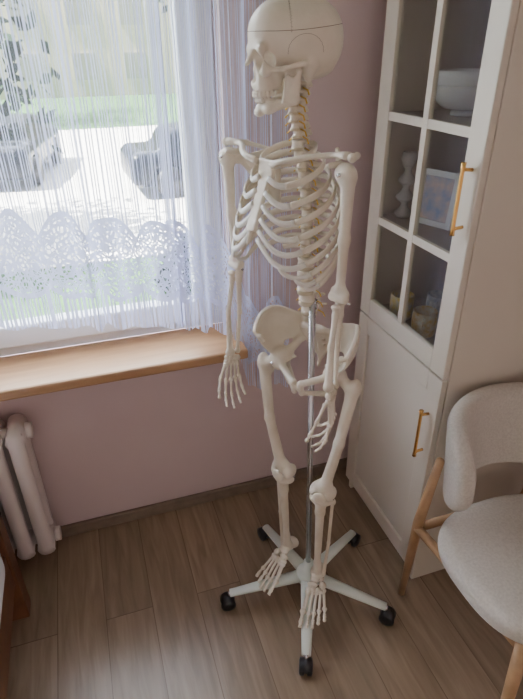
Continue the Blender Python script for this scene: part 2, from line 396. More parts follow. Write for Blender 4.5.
o=A.obj('border',M_porc,pf,bevel=.002); o.location=c; o.rotation_euler=(0,.12,.35)
M_photo=mat('photo_print',(.65,.45,.36),.4,noise=(30,(.2,.30,.48)))
rot_box((.004,-.049,.015),(.008,.049,.14),c,.35,M_photo,'print',pf,.12)
A=Acc()
for z in (0,.05,.10): A.lathe([(0,z),(.022,z),(.028,z+.012),(.012,z+.03),(.010,z+.04),(.016,z+.05)],(.93,1.435,1.152),20)
A.lathe([(0,.15),(.016,.15),(.024,.17),(.02,.19),(.017,.19),(.017,.16),(0,.16)],(.93,1.435,1.152),20); A.obj('candle_holder',mat('frosted',(.6,.6,.58),.25),smooth=True)
A=Acc(); A.lathe([(0,0),(.03,0),(.042,.03),(.04,.07),(.02,.10),(.025,.12),(.02,.12),(0,.1)],(1.12,1.13,1.152),24); A.obj('vase',M_porc,smooth=True)
# ------------------------------------------------------------------ chair
ch=empty('dining_chair')
def fseat(P):
    a,b=23,21.5
    q=((abs(P[0])/a)**2.7+(abs(P[1])/b)**2.7)**(1/2.7)
    dxy=(q-1)*21; dz=abs(P[2]-.0)-3.6-.9*np.clip(1-q,0,1); r=3
    return np.sqrt(np.maximum(dxy+r,0)**2+np.maximum(dz+r,0)**2)+np.minimum(np.maximum(dxy+r,dz+r),0)-r
CX,CY=.97,.695
sdfobj('seat',fseat,(-24,-23,-5),(24,23,5.5),.5,frame((CX,CY-.008,.43),(1,0,0),(0,1,0),(0,0,1)),M_fab,ch)
def fback(P):
    Rr=22.0
    rad=np.sqrt(P[0]**2+P[1]**2)-Rr-.10*P[2]; s=np.arctan2(P[0],P[1])*Rr
    hs,hz,rr=33,12.5,10.5
    x=abs(s)-hs+rr; z=abs(P[2])-hz+rr
    d2=np.sqrt(np.maximum(x,0)**2+np.maximum(z,0)**2)+np.minimum(np.maximum(x,z),0)-rr
    dr=abs(rad)-2.6; r=2.3
    return np.sqrt(np.maximum(d2+r,0)**2+np.maximum(dr+r,0)**2)+np.minimum(np.maximum(d2+r,dr+r),0)-r
sdfobj('backrest',fback,(-28,-12,-14),(28,28,14),.5,frame((CX+.02,CY+.05,.67),(1,0,0),(0,1,0),(0,0,1)),M_fab,ch)
A=Acc()
for sx in (-1,1):
    A.tube([(CX+sx*.165,CY+.285,0),(CX+sx*.195,CY+.23,.40),(CX+sx*.213,CY+.17,.69)],[.011,.016,.011],12)
    A.tube([(CX+sx*.185,CY-.20,0),(CX+sx*.165,CY-.165,.40)],[.011,.018],12)
    A.tube([(CX+sx*.195,CY+.23,.38),(CX+sx*.165,CY-.165,.38)],.014,10)
A.tube([(CX-.195,CY+.23,.38),(CX+.195,CY+.23,.38)],.014,10); A.tube([(CX-.165,CY-.165,.38),(CX+.165,CY-.165,.38)],.014,10)
A.obj('legs',M_oak,ch,smooth=True)
# ------------------------------------------------------------------ skeleton stand
st=empty('skeleton_stand')
bc=(.145,1.1925)
A=Acc(); B=Acc(); C=Acc()
ends=[(-.121,1.138),(.121,.943),(.388,1.0815),(.329,1.388),(.009,1.412)]
for e in ends:
    c0=W(*bc,.088); c1=W(e[0],e[1],.066); d=c1-c0; 
    c1=c0+d*(.263/np.hypot(d[0],d[1]))*1.0; c1[2]=.066
    A.tube([c0,c0*.5+c1*.5,c1],[(.014,.024),(.012,.019),(.009,.014)],12)
    C.tube([c1+np.array([0,0,-.03]),c1+np.array([0,0,.004])],.006,8)
    dh=(c1-c0); dh[2]=0; dh/=np.linalg.norm(dh); dn=np.array([-dh[1],dh[0],0]); wc=c1+dh*.008; wc[2]=.024
    for s in (-1,1):
        B.tube([wc+dn*s*.004,wc+dn*s*.006,wc+dn*s*.017,wc+dn*s*.020],[.02,.024,.024,.017],18,up=(0,0,1))
    B.tube([wc-dn*.018+np.array([0,0,.006]),wc+dn*.018+np.array([0,0,.006])],.022,14)
A.lathe([(0,.065),(.034,.065),(.038,.075),(.038,.10),(.028,.115),(.016,.12),(.016,.15),(0,.15)],tuple(W(*bc,0)),28)
A.obj('star_base',M_standw,st,smooth=True); B.obj('casters',M_black,st,smooth=True); C.obj('caster_stems',M_steel,st,smooth=True)
A=Acc(); A.tube([W(.145,1.1925,.10),W(.127,1.215,1.06)],.0085,16,up=(1,0,0))
A.tube([W(.127,1.215,1.05),W(.13,1.235,1.06)],.012,12); A.obj('pole',M_steel,st,smooth=True)
# ------------------------------------------------------------------ skeleton
sk=empty('anatomical_skeleton')
def fr(phi):
    p=math.radians(phi); return Wd(-math.sin(p),-math.cos(p)), Wd(math.cos(p),-math.sin(p))
Z=np.array([0,0,1.])
Ft,Lt=fr(51); Fh,Lh=fr(82); Fp,Lp=fr(32)
def spine_o(z):
    r=.085+(1.43-z)*.10 if z<1.43 else .085-(z-1.43)*.02
    return W(r,1.235,z)
def skull(P):
    P=[P[0],P[1],P[2]]; Y=abs(P[1]); Q=[P[0],Y,P[2]]
    d=U(2.5,el(P,(-1.6,0,2.0),(8.4,6.8,6.7)),el(P,(2.6,0,2.5),(5.7,5.4,5.5)),el(P,(-4,0,-1.0),(5.2,5.5,4.4)))
    d=smin(d,el(P,(-2.5,0,-4.0),(5.0,4.2,1.6)),1.5)
    d=smax(d,-el(Q,(5.2,7.5,-.4),(3.3,2.4,3.6)),1.5)
    d=smin(d,rc(Q,(8.0,0,.3),(6.6,4.6,.5),.85,.75),1.2)
    d=smin(d,rc(Q,(6.9,4.7,.1),(6.2,4.9,-2.8),.62),.7)
    d=smin(d,bx(Q,(5.0,0,-3.6),(2.6,2.8,3.4),1.4),1.0)
    d=smin(d,rc(Q,(7.2,0,-5.6),(5.4,2.2,-5.8),1.3,1.1),1.0)
    d=smin(d,el(Q,(6.0,4.3,-3.3),(1.3,1.4,1.1)),.9)
    d=smin(d,rc(Q,(5.6,4.8,-3.4),(2.8,6.2,-3.2),.62,.45),.6)
    d=smin(d,rc(Q,(2.8,6.2,-3.2),(-1.0,6.3,-2.6),.45,.55),.5)
    d=smin(d,rc(Q,(7.9,.3,-.3),(9.0,.2,-2.2),.6,.45),.5)
    d=smin(d,rc(Q,(-2.6,5.2,-3.0),(-2.0,4.9,-5.2),1.4,.8),1.0)
    d=smax(d,-el(Q,(7.4,3.1,-1.5),(3.6,2.1,1.8)),.5)
    d=smax(d,-U(.4,el(Q,(8.4,.75,-4.6),(1.9,.75,.8)),el(Q,(8.6,.4,-3.4),(1.7,.6,1.3))),.3)
    d=smax(d,-rc(Q,(5,5.2,-4.7),(1,4.2,-3.8),1.0,1.2),.6)
    d=smax(d,-el(Q,(-.6,6.4,-3.9),(.45,1.2,.45)),.2)
    return d
def teeth(z,Rx,Ry,c,n=14):
    out=[]
    for i in range(n):
        a=math.radians(-82+164*i/(n-1)); out.append(((c+Rx*math.cos(a)),Ry*math.sin(a),z))
    return out
def upper(P):
    d=skull(P)
    for (x,y,z) in teeth(-7.5,3.9,2.7,4.2): d=smin(d,el(P,(x,y,z),(.42,.36,.72)),.12)
    return d
SO=W(.066,1.2,1.613); tilt=math.radians(4)
Fh3=Fh*math.cos(tilt)-Z*math.sin(tilt); Zh=Z*math.cos(tilt)+Fh*math.sin(tilt)
MS=frame(SO,Fh3,Lh,Zh)
sdfobj('skull',upper,(-11,-8,-9),(10,8,9.5),.2,MS,M_bone,sk)
def on_skull(dirs,org=(-1,0,1.5)):
    D_=np.array(dirs,float); D_/=np.linalg.norm(D_,axis=1)[:,None]; o_=np.array(org,float)
    t=np.linspace(3,12,360); P_=o_[None,None]+D_[:,None]*t[None,:,None]
    s=skull([P_[...,0],P_[...,1],P_[...,2]]); ins_=s<0
    last=ins_.shape[1]-1-np.argmax(ins_[:,::-1],1)
    pt=o_+D_*(t[last]+.02)[:,None]
    return pt@MS[:3,:3].T+MS[:3,3]
A=Acc()
th=np.linspace(0,2*math.pi,97)
A.tube(on_skull([(math.cos(a),math.sin(a),.20) for a in th]),.0005,6)
for sg in (-1,1):
    ph=np.linspace(.12,math.pi*.42,60)
    A.tube(on_skull([(.32+.03*math.sin(k*2.3),sg*math.cos(p),math.sin(p)*1.3) for k,p in enumerate(ph)]),.00030,5)
    q=np.linspace(0,math.pi,40)
    A.tube(on_skull([(-.05+.55*math.cos(a)+.01*math.sin(k*2.1),sg*1.0,-.42+.52*math.sin(a)) for k,a in enumerate(q)]),.00030,5)
A.obj('skull_seams',M_seam,sk,smooth=True)
def mand(P):
    Y=abs(P[1]); Q=[P[0],Y,P[2]]
    d=U(.9,rc(Q,(7.0,0,-10.3),(5.6,2.3,-10.1),1.0,.95),rc(Q,(5.6,2.3,-10.1),(.6,4.7,-8.9),.95,.8))
    d=smin(d,el(Q,(7.4,.5,-10.9),(.9,1.2,.8)),.6)
    d=smin(d,rc(Q,(6.7,0,-9.3),(3.0,3.0,-9.2),.65,.6),.6)
    d=smin(d,tri(Q,(.4,4.8,-9.0),(2.9,4.7,-8.6),(-.2,5.3,-3.9),.42),.6)
    d=smin(d,tri(Q,(2.9,4.7,-8.6),(-.2,5.3,-4.4),(2.2,5.2,-4.6),.35),.4)
    d=smin(d,el(Q,(-.2,5.3,-3.7),(.6,1.0,.6)),.4)
    d=smax(d,-el(Q,(1.1,5.3,-3.7),(.7,1.2,1.0)),.3)
    for (x,y,z) in teeth(-8.6,3.5,2.5,4.2): d=smin(d,el(P,(x,y,z),(.38,.33,.6)),.12)
    return d
sdfobj('mandible',mand,(-2,-7,-12.5),(9.5,7,-2.5),.18,MS,M_bone,sk)
def vert(P,w,hb,sp,tr,spz):
    Q=[P[0],abs(P[1]),P[2]]
    rr=np.sqrt((P[0]/1.0)**2+(P[1]/1.25)**2)-w+.18*(1-np.minimum((P[2]/hb)**2,1)); dz=abs(P[2])-hb
    body=np.sqrt(np.maximum(rr+.2,0)**2+np.maximum(dz+.2,0)**2)+np.minimum(np.maximum(rr+.2,dz+.2),0)-.2
    d=smin(body,rc(Q,(-w*.8,w*.8,hb*.4),(-w-1.2,w*.75,hb*.1),.4),.3)
    d=smin(d,rc(Q,(-w-1.2,w*.75,hb*.1),(-w-2.0,0,-.1),.42),.3)
    d=smin(d,rc(P,(-w-1.8,0,-.1),(-w-1.8-sp,0,spz),.42,.38),.4)
    d=smin(d,rc(Q,(-w-1.0,w*.8,.1),(-w-1.3,w*.8+tr,.3),.42,.38),.4)
    d=smin(d,el(Q,(-w-1.2,w*.8,hb*.9),(.4,.4,.6)),.3); d=smin(d,el(Q,(-w-1.3,w*.8,-hb*.9),(.4,.4,.6)),.3)
    return d
protos={'c':nets(lambda P:vert(P,.8,.55,1.2,.7,-.4),(-4.5,-2.5,-1.5),(1.2,2.5,1.5),.15),
 't':nets(lambda P:vert(P,1.3,.85,2.6,1.5,-2.0),(-7,-4.2,-2.8),(1.8,4.2,1.8),.17),
 'l':nets(lambda P:vert(P,1.9,1.15,2.6,2.0,-.5),(-8,-5.5,-2),(2.4,5.5,2),.2)}
SP=[]
zz=1.548
for i in range(7): SP.append(('c',zz, .012*math.sin(math.pi*i/6)+.004)); zz-=.0158
zz-=.001
for i in range(12): SP.append(('t',zz-.004, -.014*math.sin(math.pi*i/11)+.002)); zz-=.0218
zz-=.006
for i in range(5): SP.append(('l',zz-.004, .014*math.sin(math.pi*(i+.5)/5))); zz-=.0296
A=Acc(); D=Acc(); Nv=Acc()
TS=[]
for i,(k,z,s) in enumerate(SP):
    t=i/23.; phi=50-18*max(0,(t-.75)/.25); f_,l_=fr(phi)
    o=spine_o(z)+f_*s; Mx=frame(o,f_,l_,Z, .01*(.92 if k!='c' else 1.08))
    V,F=xf(*protos[k],Mx); A.add(V.tolist(),F.tolist())
    if k=='t': TS.append((o,z,s))
    r={'c':.0105,'t':.0135,'l':.020}[k]; hz={'c':.0158,'t':.0218,'l':.0296}[k]
    D.tube([o-Z*hz*.32,o-Z*hz*.66],[(r,r),(r,r)],16,up=f_)
    for sg in (-1,1):
        a=o-f_*(r*.9)+l_*sg*r*.8-Z*hz*.45
        Nv.tube([a,a+l_*sg*.014-Z*.004,a+l_*sg*(.022)-Z*.012+f_*.004],.0017,6)
A.obj('vertebrae',M_bone,sk,smooth=True); D.obj('discs',M_disc,sk,smooth=True); Nv.obj('nerves',M_nerve,sk,smooth=True)
wd=[.057,.087,.108,.122,.132,.138,.141,.141,.137,.128,.114,.093]
ste=[.085,.101,.114,.125,.134,.142,.148,.150,.147,.142,.13,.12]
zst=[1.398,1.375,1.348,1.322,1.296,1.272,1.256]
R=Acc(); K=Acc(); prev={}
for j in range(12):
    o,z,s0=TS[j]; back=-.030+s0; front=ste[j]; cF=(front+back)/2; dF=(front-back)/2
    drop=[.028,.045,.06,.072,.082,.09,.098,.104,.108,.108,.08,.05][j]
    th1=[150,143,138,134,130,126,122,116,110,102,78,55][j]
    for sg in (-1,1):
        pts=[]; rad_=[]
        n=26
        start=o+Ft*(-.012)+Lt*sg*.014
        for q in range(n+1):
            th=math.radians(16+(th1-16)*q/n)
            p=o-Ft*s0+Ft*(cF-dF*math.cos(th))+Lt*sg*wd[j]*math.sin(th)**.85-Z*(drop*(1-math.cos(th))/2*1.15)
            pts.append(p); 
            h=.0066+.0014*math.sin(math.pi*q/n); rad_.append((h if j else .0068,.0035 if j else .004))
        pts=[start]+pts; rad_=[(.004,.004)]+rad_
        R.tube(pts,rad_,10,up=Z)
        e=pts[-1]
        if j<7:
            so=spine_o(zst[j]); tgt=so+Ft*(ste[j]+.004)+Lt*sg*.015; tgt[2]=zst[j]
            tg0=(pts[-1]-pts[-3]); tg0/=np.linalg.norm(tg0); ln=np.linalg.norm(tgt-e)
            c1=e+tg0*ln*.45; c2=tgt+Lt*sg*ln*.35-Z*ln*(.1+.05*j)
            cp=[(1-u)**3*e+3*(1-u)**2*u*c1+3*(1-u)*u*u*c2+u**3*tgt for u in np.linspace(0,1,12)]
            K.tube(cp,[(.0066,.0040)]*12,10,up=Z); prev[sg]=cp
        elif j<10:
            cp0=prev[sg]; tgt=cp0[[5,4,4][j-7]]-Z*.002
            tg0=(pts[-1]-pts[-3]); tg0/=np.linalg.norm(tg0); ln=np.linalg.norm(tgt-e)
            c1=e+tg0*ln*.5; c2=tgt-Z*ln*.25+Lt*sg*ln*.1
            cp=[(1-u)**3*e+3*(1-u)**2*u*c1+3*(1-u)*u*u*c2+u**3*tgt for u in np.linspace(0,1,12)]
            K.tube(cp,[(.0054,.0036)]*12,10,up=Z); prev[sg]=cp
R.obj('ribs',M_bone,sk,smooth=True); K.obj('costal_cartilage',M_cart,sk,smooth=True)
def stern(P):
    S=[P[0]-np.maximum(-P[2]-1,0)*.40,P[1],P[2]]
    d=smin(bx(P,(0,0,0),(.55,2.4,2.0),.5),bx(S,(.0,0,-7.2),(.6,1.55,5.2),.5),.8)
    d=smin(d,rc(S,(0,0,-12.3),(0,0,-15.0),.55,.35),.6)
    for zc in (-3.4,-6.0,-8.6,-10.8):
        d=smax(d,-el([S[0],abs(P[1]),P[2]],(0,1.85,zc),(1,.4,.7)),.3)
    return d
sdfobj('sternum',stern,(-1.5,-3,-16.5),(7.5,3,3),.18,frame(spine_o(1.392)+Ft*.094,Ft,Lt,Z),M_bone,sk)
SH={-1:W(-.072,1.335,1.392),1:W(.168,1.065,1.402)}
EL={-1:W(-.064,1.33,1.117),1:W(.167,1.05,1.145)}
WR={-1:W(-.079,1.30,.872),1:W(.152,.995,.953)}
def scap(P):
    g=(-1.5,-2,-.5); sup=(-7.2,-9.6,2.5); inf=(-8.2,-9.0,-11.5)
    d=tri(P,g,sup,inf,.28)
    d=smin(d,rc(P,g,inf,.5,.5),.5); d=smin(d,rc(P,sup,inf,.4,.4),.4)
    d=smin(d,rc(P,(-8.4,-9,1),(-4.2,-1.5,2.6),.35,.55),.5); d=smin(d,rc(P,(-4.2,-1.5,2.6),(0,1.0,3.0),.6,.9),.6)
    d=smin(d,rc(P,(-.8,-3,1.2),(2.2,-2.6,1.4),.7,.55),.5); d=smin(d,el(P,(-1.0,-2.1,0),(1.3,.8,1.8)),.5)
    return d
VS,FS=nets(scap,(-10,-11,-13),(3.5,2.5,4.5),.22)
for sg in (-1,1):
    S=SH[sg]
    V,F=xf(VS,FS,frame(S,Ft,Lt*sg,Z)); mkobj('scapula_'+('left' if sg>0 else 'right'),V.tolist(),F.tolist(),M_bone,sk)
    A=Acc(); a=spine_o(1.404)+Ft*.095+Lt*sg*.024; b=S+Z*.032; pts=[];rad_=[]
    for q in np.linspace(0,1,16):
        p=a*(1-q)+b*q+Ft*(.014*math.sin(q*2*math.pi))+Z*.006*math.sin(q*math.pi); pts.append(p); rad_.append((.0055+.003*abs(2*q-1)**3,.007+.004*abs(2*q-1)**3))
    A.tube(pts,rad_,12,up=Z); A.obj('clavicle_'+('left' if sg>0 else 'right'),M_bone,sk,smooth=True)
def bframe(p0,p1,fwdv,side):
    z=p0-p1; L=np.linalg.norm(z); z=z/L; x=fwdv-z*(fwdv@z); x/=np.linalg.norm(x); y=np.cross(z,x)
    if (y@side)<0: y=-y
    return frame(p0,x,y,z),L*100
def humerus(L):
    def f(P):
        d=U(1.3,el(P,(0,-.5,0),(2.0,2.1,2.0)),el(P,(.6,1.0,-.3),(1.2,1.2,1.5)),rc(P,(0,.4,-1),(0,.3,-L*.5),1.45,1.05),rc(P,(0,.3,-L*.5),(0,0,-L+3),1.05,.95))
        d=smin(d,el(P,(0,0,-L+1.6),(.85,2.6,1.5)),1.2); d=smin(d,rc(P,(.2,-1.7,-L+.4),(.2,1.6,-L+.4),1.05,.9),.5)
        d=smax(d,-el(P,(-1.0,-.2,-L+1.6),(.7,.8,.9)),.3)
        return d
    return f
def forearm(L):
    def f(P):
        ul=U(.6,rc(P,(-.6,-.8,.9),(-.3,-.8,-3),1.15,.85),rc(P,(-.3,-.8,-3),(-.5,-1.3,-L*.5),.75,.6),rc(P,(-.5,-1.3,-L*.5),(0,-1.5,-L+.8),.55,.5),el(P,(0,-1.5,-L+.6),(.8,.7,.7)))
        ul=smax(ul,-el(P,(.8,-.8,.2),(.9,1.4,.9)),.2)
        ra=U(.6,el(P,(.2,1.2,-1.2),(1.0,1.0,.6)),rc(P,(.2,1.1,-1.4),(.2,1.0,-3),.65,.75),rc(P,(.2,1.0,-3),(.4,1.7,-L*.5),.65,.65),rc(P,(.4,1.7,-L*.5),(.1,1.0,-L+1.4),.65,.9),el(P,(.1,.9,-L+.7),(1.0,1.5,1.1)))
        return np.minimum(ul,ra)
    return f
def dumb(P,a,b,r,e1,e2):
    return U(.3,rc(P,a,b,r,r*.9),el(P,a,e1),el(P,b,e2))
def hand(P,curl=(10,18,18)):
    ds=[]
    for (x,y) in [(1.9,1.0),(.7,.8),(-.5,.9),(-1.5,1.3),(2.1,2.3),(1.0,2.3),(0,2.3),(-1.1,2.4)]:
        ds.append(el(P,(x,y,0),(.74,.84,.8)))
    mx=[1.7,.6,-.45,-1.4]; ml=[5.9,5.7,5.2,4.7]; spread=[.08,.02,-.05,-.12]
    ph=[(3.8,2.3,1.6),(4.2,2.7,1.8),(3.9,2.5,1.7),(3.1,1.9,1.5)]
    for k in range(4):
        a=np.array([mx[k],3.1,0]); dirh=np.array([math.sin(spread[k]),math.cos(spread[k]),0])
        b=a+dirh*ml[k]*.93; ds.append(dumb(P,a,b,.38,.62,.66)); p=b; ang=math.radians([4,8,10,14][k]); sp=spread[k]*1.2
        for q in range(3):
            ang+=math.radians(curl[q]+3*k)
            dr=np.array([math.sin(sp)*math.cos(ang),math.cos(sp)*math.cos(ang),math.sin(ang)])
            a2=p+dr*.75; b2=p+dr*(ph[k][q]+.1); r=[.36,.32,.25][q]
            ds.append(dumb(P,a2,b2,r,[.54,.46,.38][q],[.48,.42,.33][q])); p=b2
    a=np.array([2.5,2.6,.6]); 
    for ln,sp,ag,r in ((4.3,.45,.35,.42),(3.1,.25,.45,.36),(2.2,.1,.5,.3)):
        dr=np.array([math.sin(sp)*math.cos(ag),math.cos(sp)*math.cos(ag),math.sin(ag)])
        b=a+dr*ln; ds.append(dumb(P,a+dr*.4,b,r,.56,.52)); a=b+dr*.3
    return U(0,*ds)
VH,FH=nets(lambda P:hand(P),(-5,-.5,-1.5),(7.5,19,9),.15)
for sg in (-1,1):
    nm='left' if sg>0 else 'right'
    Mh,L=bframe(SH[sg],EL[sg],Ft,Lt*sg); f=humerus(L)
    sdfobj('humerus_'+nm,f,(-3,-4,-L-2),(3,4,3),.2,Mh,M_bone,sk)
    Mf,L=bframe(EL[sg]-Z*.004,WR[sg],Lt*sg,Ft) ; f=forearm(L)
    sdfobj('forearm_'+nm,f,(-3,-3.5,-L-1),(3,4,3),.18,Mf,M_bone,sk)
    y=WR[sg]-EL[sg]; y/=np.linalg.norm(y)
    y=y+ (np.array([0,0,-.5])); y/=np.linalg.norm(y)
    if sg<0: x=Ft*.9-Lt*.35; pn=Lt
    else: x=Ft*.85+Lt*.45; pn=-Lt*.8+Ft*.3; y=y+Wd(.22,0)*.12
    y/=np.linalg.norm(y)
    x=x-y*(x@y); x/=np.linalg.norm(x); z=pn-y*(pn@y)-x*(pn@x); z/=np.linalg.norm(z)
    V,F=xf(VH,FH,frame(WR[sg],x,y,z,.0094)); mkobj('hand_'+nm,V.tolist(),F.tolist(),M_bone,sk)
HM=W(.118,1.20,.888)
def pelv(P):
    Q=[P[0],abs(P[1]),P[2]]; X,Y,ZZ=Q
    p1=(ZZ-(14.0-.085*(X+2)**2))*.8
    th=.26+.42*np.clip(1+p1/1.6,0,1)
    sh=abs(el(Q,(2,4,11),(10.2,9.6,11)))-th
    il=smax(sh,p1,.5)
    il=smax(il,(X-(1.6+(ZZ-.8)*.46))*.9,.5)
    il=smax(il,4.0-Y,.5); il=smax(il,.6-ZZ,.5)
    il=smax(il,-(np.sqrt((X+5.2)**2+(ZZ-1.2)**2)-2.9),.5)
    d=il
    A0=(0,7.6,.8)
    d=smin(d,rc(Q,(4.9,11.6,8.3),(4.2,11.0,7.0),.75,.6),.8)
    d=smin(d,rc(Q,(-8.0,5.0,10.3),(-7.2,4.6,5.2),.9,.9),.8); d=smin(d,rc(Q,(-7.2,4.6,5.2),(-2,7,1.5),.8,1.3),.9)
    d=smin(d,el(Q,(0,8.0,0),(3.1,2.6,3.1)),1.2)
    d=smin(d,rc(Q,(1.8,7.2,0),(5.6,1.2,-2.0),1.0,.85),.7); d=smin(d,rc(Q,(5.6,1.0,-2.0),(4.8,1.0,-5.2),.85,.75),.5)
    d=smin(d,rc(Q,(-1,7.4,-1.5),(-2.8,6.4,-7.6),1.4,1.35),.8); d=smin(d,rc(Q,(-2.6,6.3,-8.0),(4.8,1.2,-5.2),.85,.6),.6)
    d=smax(d,-el(Q,(0,10.2,-.2),(2.5,2.7,2.5)),.3)
    s=U(.9,tri(Q,(-5.0,0,8.6),(-6.6,4.8,8.2),(-8.6,0,0),1.0),tri(Q,(-6.6,4.2,7.6),(-7.6,3.0,3),(-8.6,0,0),.8),rc(Q,(-8.6,0,0),(-6.8,0,-3),.8,.4),el(Q,(-5.2,0,9),(1.7,2.4,1.1)))
    for zc in (6.2,4.2,2.4): s=smax(s,-el(Q,(-5.9,1.9,zc),(1.2,.4,.45)),.3)
    s=smin(s,rc(P,(-8.0,0,8),(-9.6,0,1.5),.6,.4),.5)
    d=np.minimum(d,s)
    d=np.minimum(d,rc(P,(5.5,-1,-2.4),(5.1,1,-4.4),.75,.75))
    return d
sdfobj('pelvis',pelv,(-11,-15,-10.5),(7.5,15,15.5),.22,frame(HM,Fp,Lp,Z,.0098),M_bone,sk)
HIP={s:HM+Lp*s*.088 for s in (-1,1)}
KN={-1:W(.062,1.235,.495),1:W(.165,1.125,.512)}
AN={-1:W(.077,1.262,.152),1:W(.170,1.150,.152)}
FT={-1:fr(38),1:fr(10)}
def femur(L):
    def f(P):
        d=smin(el(P,(0,0,0),2.25),rc(P,(0,.6,-.3),(0,4.0,-2.6),1.35,1.5),.6)
        d=smin(d,el(P,(-.3,4.9,-1.8),(1.8,1.4,2.2)),1.2); d=smin(d,el(P,(-1.2,3.0,-4.6),(.9,.9,1.0)),.8)
        d=smin(d,rc(P,(0,4.4,-3.2),(.9,3.2,-L*.5),1.65,1.35),1.2); d=smin(d,rc(P,(.9,3.2,-L*.5),(.2,.8,-L+4),1.35,1.6),1.0)
        d=smin(d,el(P,(0,.3,-L+2.4),(1.7,3.1,2.4)),1.6)
        for y in (-2.0,2.2): d=smin(d,el(P,(-.4,y,-L+.9),(2.7,1.7,2.1)),.7)
        d=smax(d,-el(P,(-2.4,.1,-L-.3),(2.2,.8,2.0)),.4)
        return d
    return f
def shin(L):
    def f(P):
        t=U(1.0,el(P,(0,0,-1.9),(2.4,3.5,1.3)),rc(P,(.3,0,-2.4),(.5,-.1,-7),1.9,1.35),rc(P,(.5,-.1,-7),(.1,-.2,-L+5),1.3,1.0),rc(P,(.1,-.2,-L+5),(0,-.1,-L+1.2),1.0,1.5),el(P,(0,-1.6,-L+.1),(.9,.6,1.2)))
        t=smin(t,el(P,(1.9,0,-4.2),(.9,.9,1.3)),.8)
        fi=U(.5,el(P,(-1.2,3.1,-3.4),(.95,.85,1.1)),rc(P,(-1.2,3.0,-3.5),(-1.0,2.7,-L*.6),.5,.48),rc(P,(-1.0,2.7,-L*.6),(-.4,2.0,-L+1),.48,.6),el(P,(-.3,2.0,-L-.2),(.8,.6,1.5)))
        pa=el(P,(3.1,0,1.6),(.85,1.9,2.0))
        return np.minimum(np.minimum(t,fi),pa)
    return f
def foot(P):
    ds=[U(.6,el(P,(0,0,-1.0),(2.2,1.9,1.4)),el(P,(2.3,-.5,-1.6),(1.3,1.2,1.1))),
        U(.8,rc(P,(-3.6,.2,-4.0),(1.2,.6,-2.9),1.75,1.3),el(P,(-3.9,.2,-3.9),(1.7,1.7,2.0))),
        el(P,(4.0,-1.0,-2.2),(1.0,1.4,1.3)),el(P,(3.4,1.6,-3.0),(1.4,1.0,1.1)),
        el(P,(5.6,-1.8,-2.7),(1.0,.85,1.1)),el(P,(5.6,-.6,-2.5),(.9,.65,1.0)),el(P,(5.6,.5,-2.7),(.9,.65,1.0))]
    for k,(y0,y1,l,x0) in enumerate([(-1.9,-2.8,6.0,6.6),(-.8,-1.35,6.8,6.4),(.2,-.05,6.5,6.3),(1.2,1.25,6.1,5.6),(2.0,2.6,5.8,4.9)]):
        a=np.array([x0,y0,-2.9-.15*k]); b=np.array([x0+l,y1,-4.9]); r=.6 if k==0 else .4
        ds.append(dumb(P,a,b,r,r+.32,r+.28)); p=b
        for q,ln in enumerate([(2.9,2.2),(2.6,1.2,1.0),(2.3,1.0,.9),(2.0,.9,.8),(1.7,.8,.8)][k]):
            dr=np.array([.97,(y1-y0)*.08,[.05,-.25,-.3][q]]); dr/=np.linalg.norm(dr); b=p+dr*(ln+.2)
            ds.append(dumb(P,p+dr*.55,b,r*.78,r*.78+.16,r*.72+.12)); p=b
    return U(0,*ds)
VF,FF=nets(foot,(-6.5,-4.8,-7),(17.5,4.8,1.5),.17)
for sg in (-1,1):
    nm='left' if sg>0 else 'right'
    Mh,L=bframe(HIP[sg],KN[sg],Fp,Lp*sg); f=femur(L)
    sdfobj('femur_'+nm,f,(-4,-4.5,-L-3),(4,8,3.5),.24,Mh,M_bone,sk)
    fF,fL=FT[sg]; fk=(Fp+fF); fk/=np.linalg.norm(fk)
    Mh,L=bframe(KN[sg],AN[sg],fk,np.cross(Z,fk)*sg); f=shin(L)
    sdfobj('shin_'+nm,f,(-4,-4.5,-L-3),(5,5,4),.22,Mh,M_bone,sk)
    t=math.radians(8); x=fF*math.cos(t)-Z*math.sin(t); z=Z*math.cos(t)+fF*math.sin(t)
    V,F=xf(VF,FF,frame(AN[sg]+Z*.004,x*.98,fL*sg*1.3,z,.0092)); mkobj('foot_'+nm,V.tolist(),F.tolist(),M_bone,sk)
A=Acc()
for sg in (-1,1):
    A.tube([SH[sg]-Ft*.02+Z*.0,SH[sg]+Ft*.026],.004,8); A.tube([EL[sg]-Lt*.03,EL[sg]+Lt*.03],.003,8)
    A.tube([KN[sg]-Lp*.038,KN[sg]+Lp*.038],.0035,8); A.tube([HIP[sg]-Fp*.02,HIP[sg]+Fp*.034],.004,8)
A.obj('screws',M_steel,sk,smooth=True)
A=Acc(); A.tube([SO+Zh*.06,SO+Zh*.095],.004,8); A.obj('top_bolt',M_steel,sk,smooth=True)
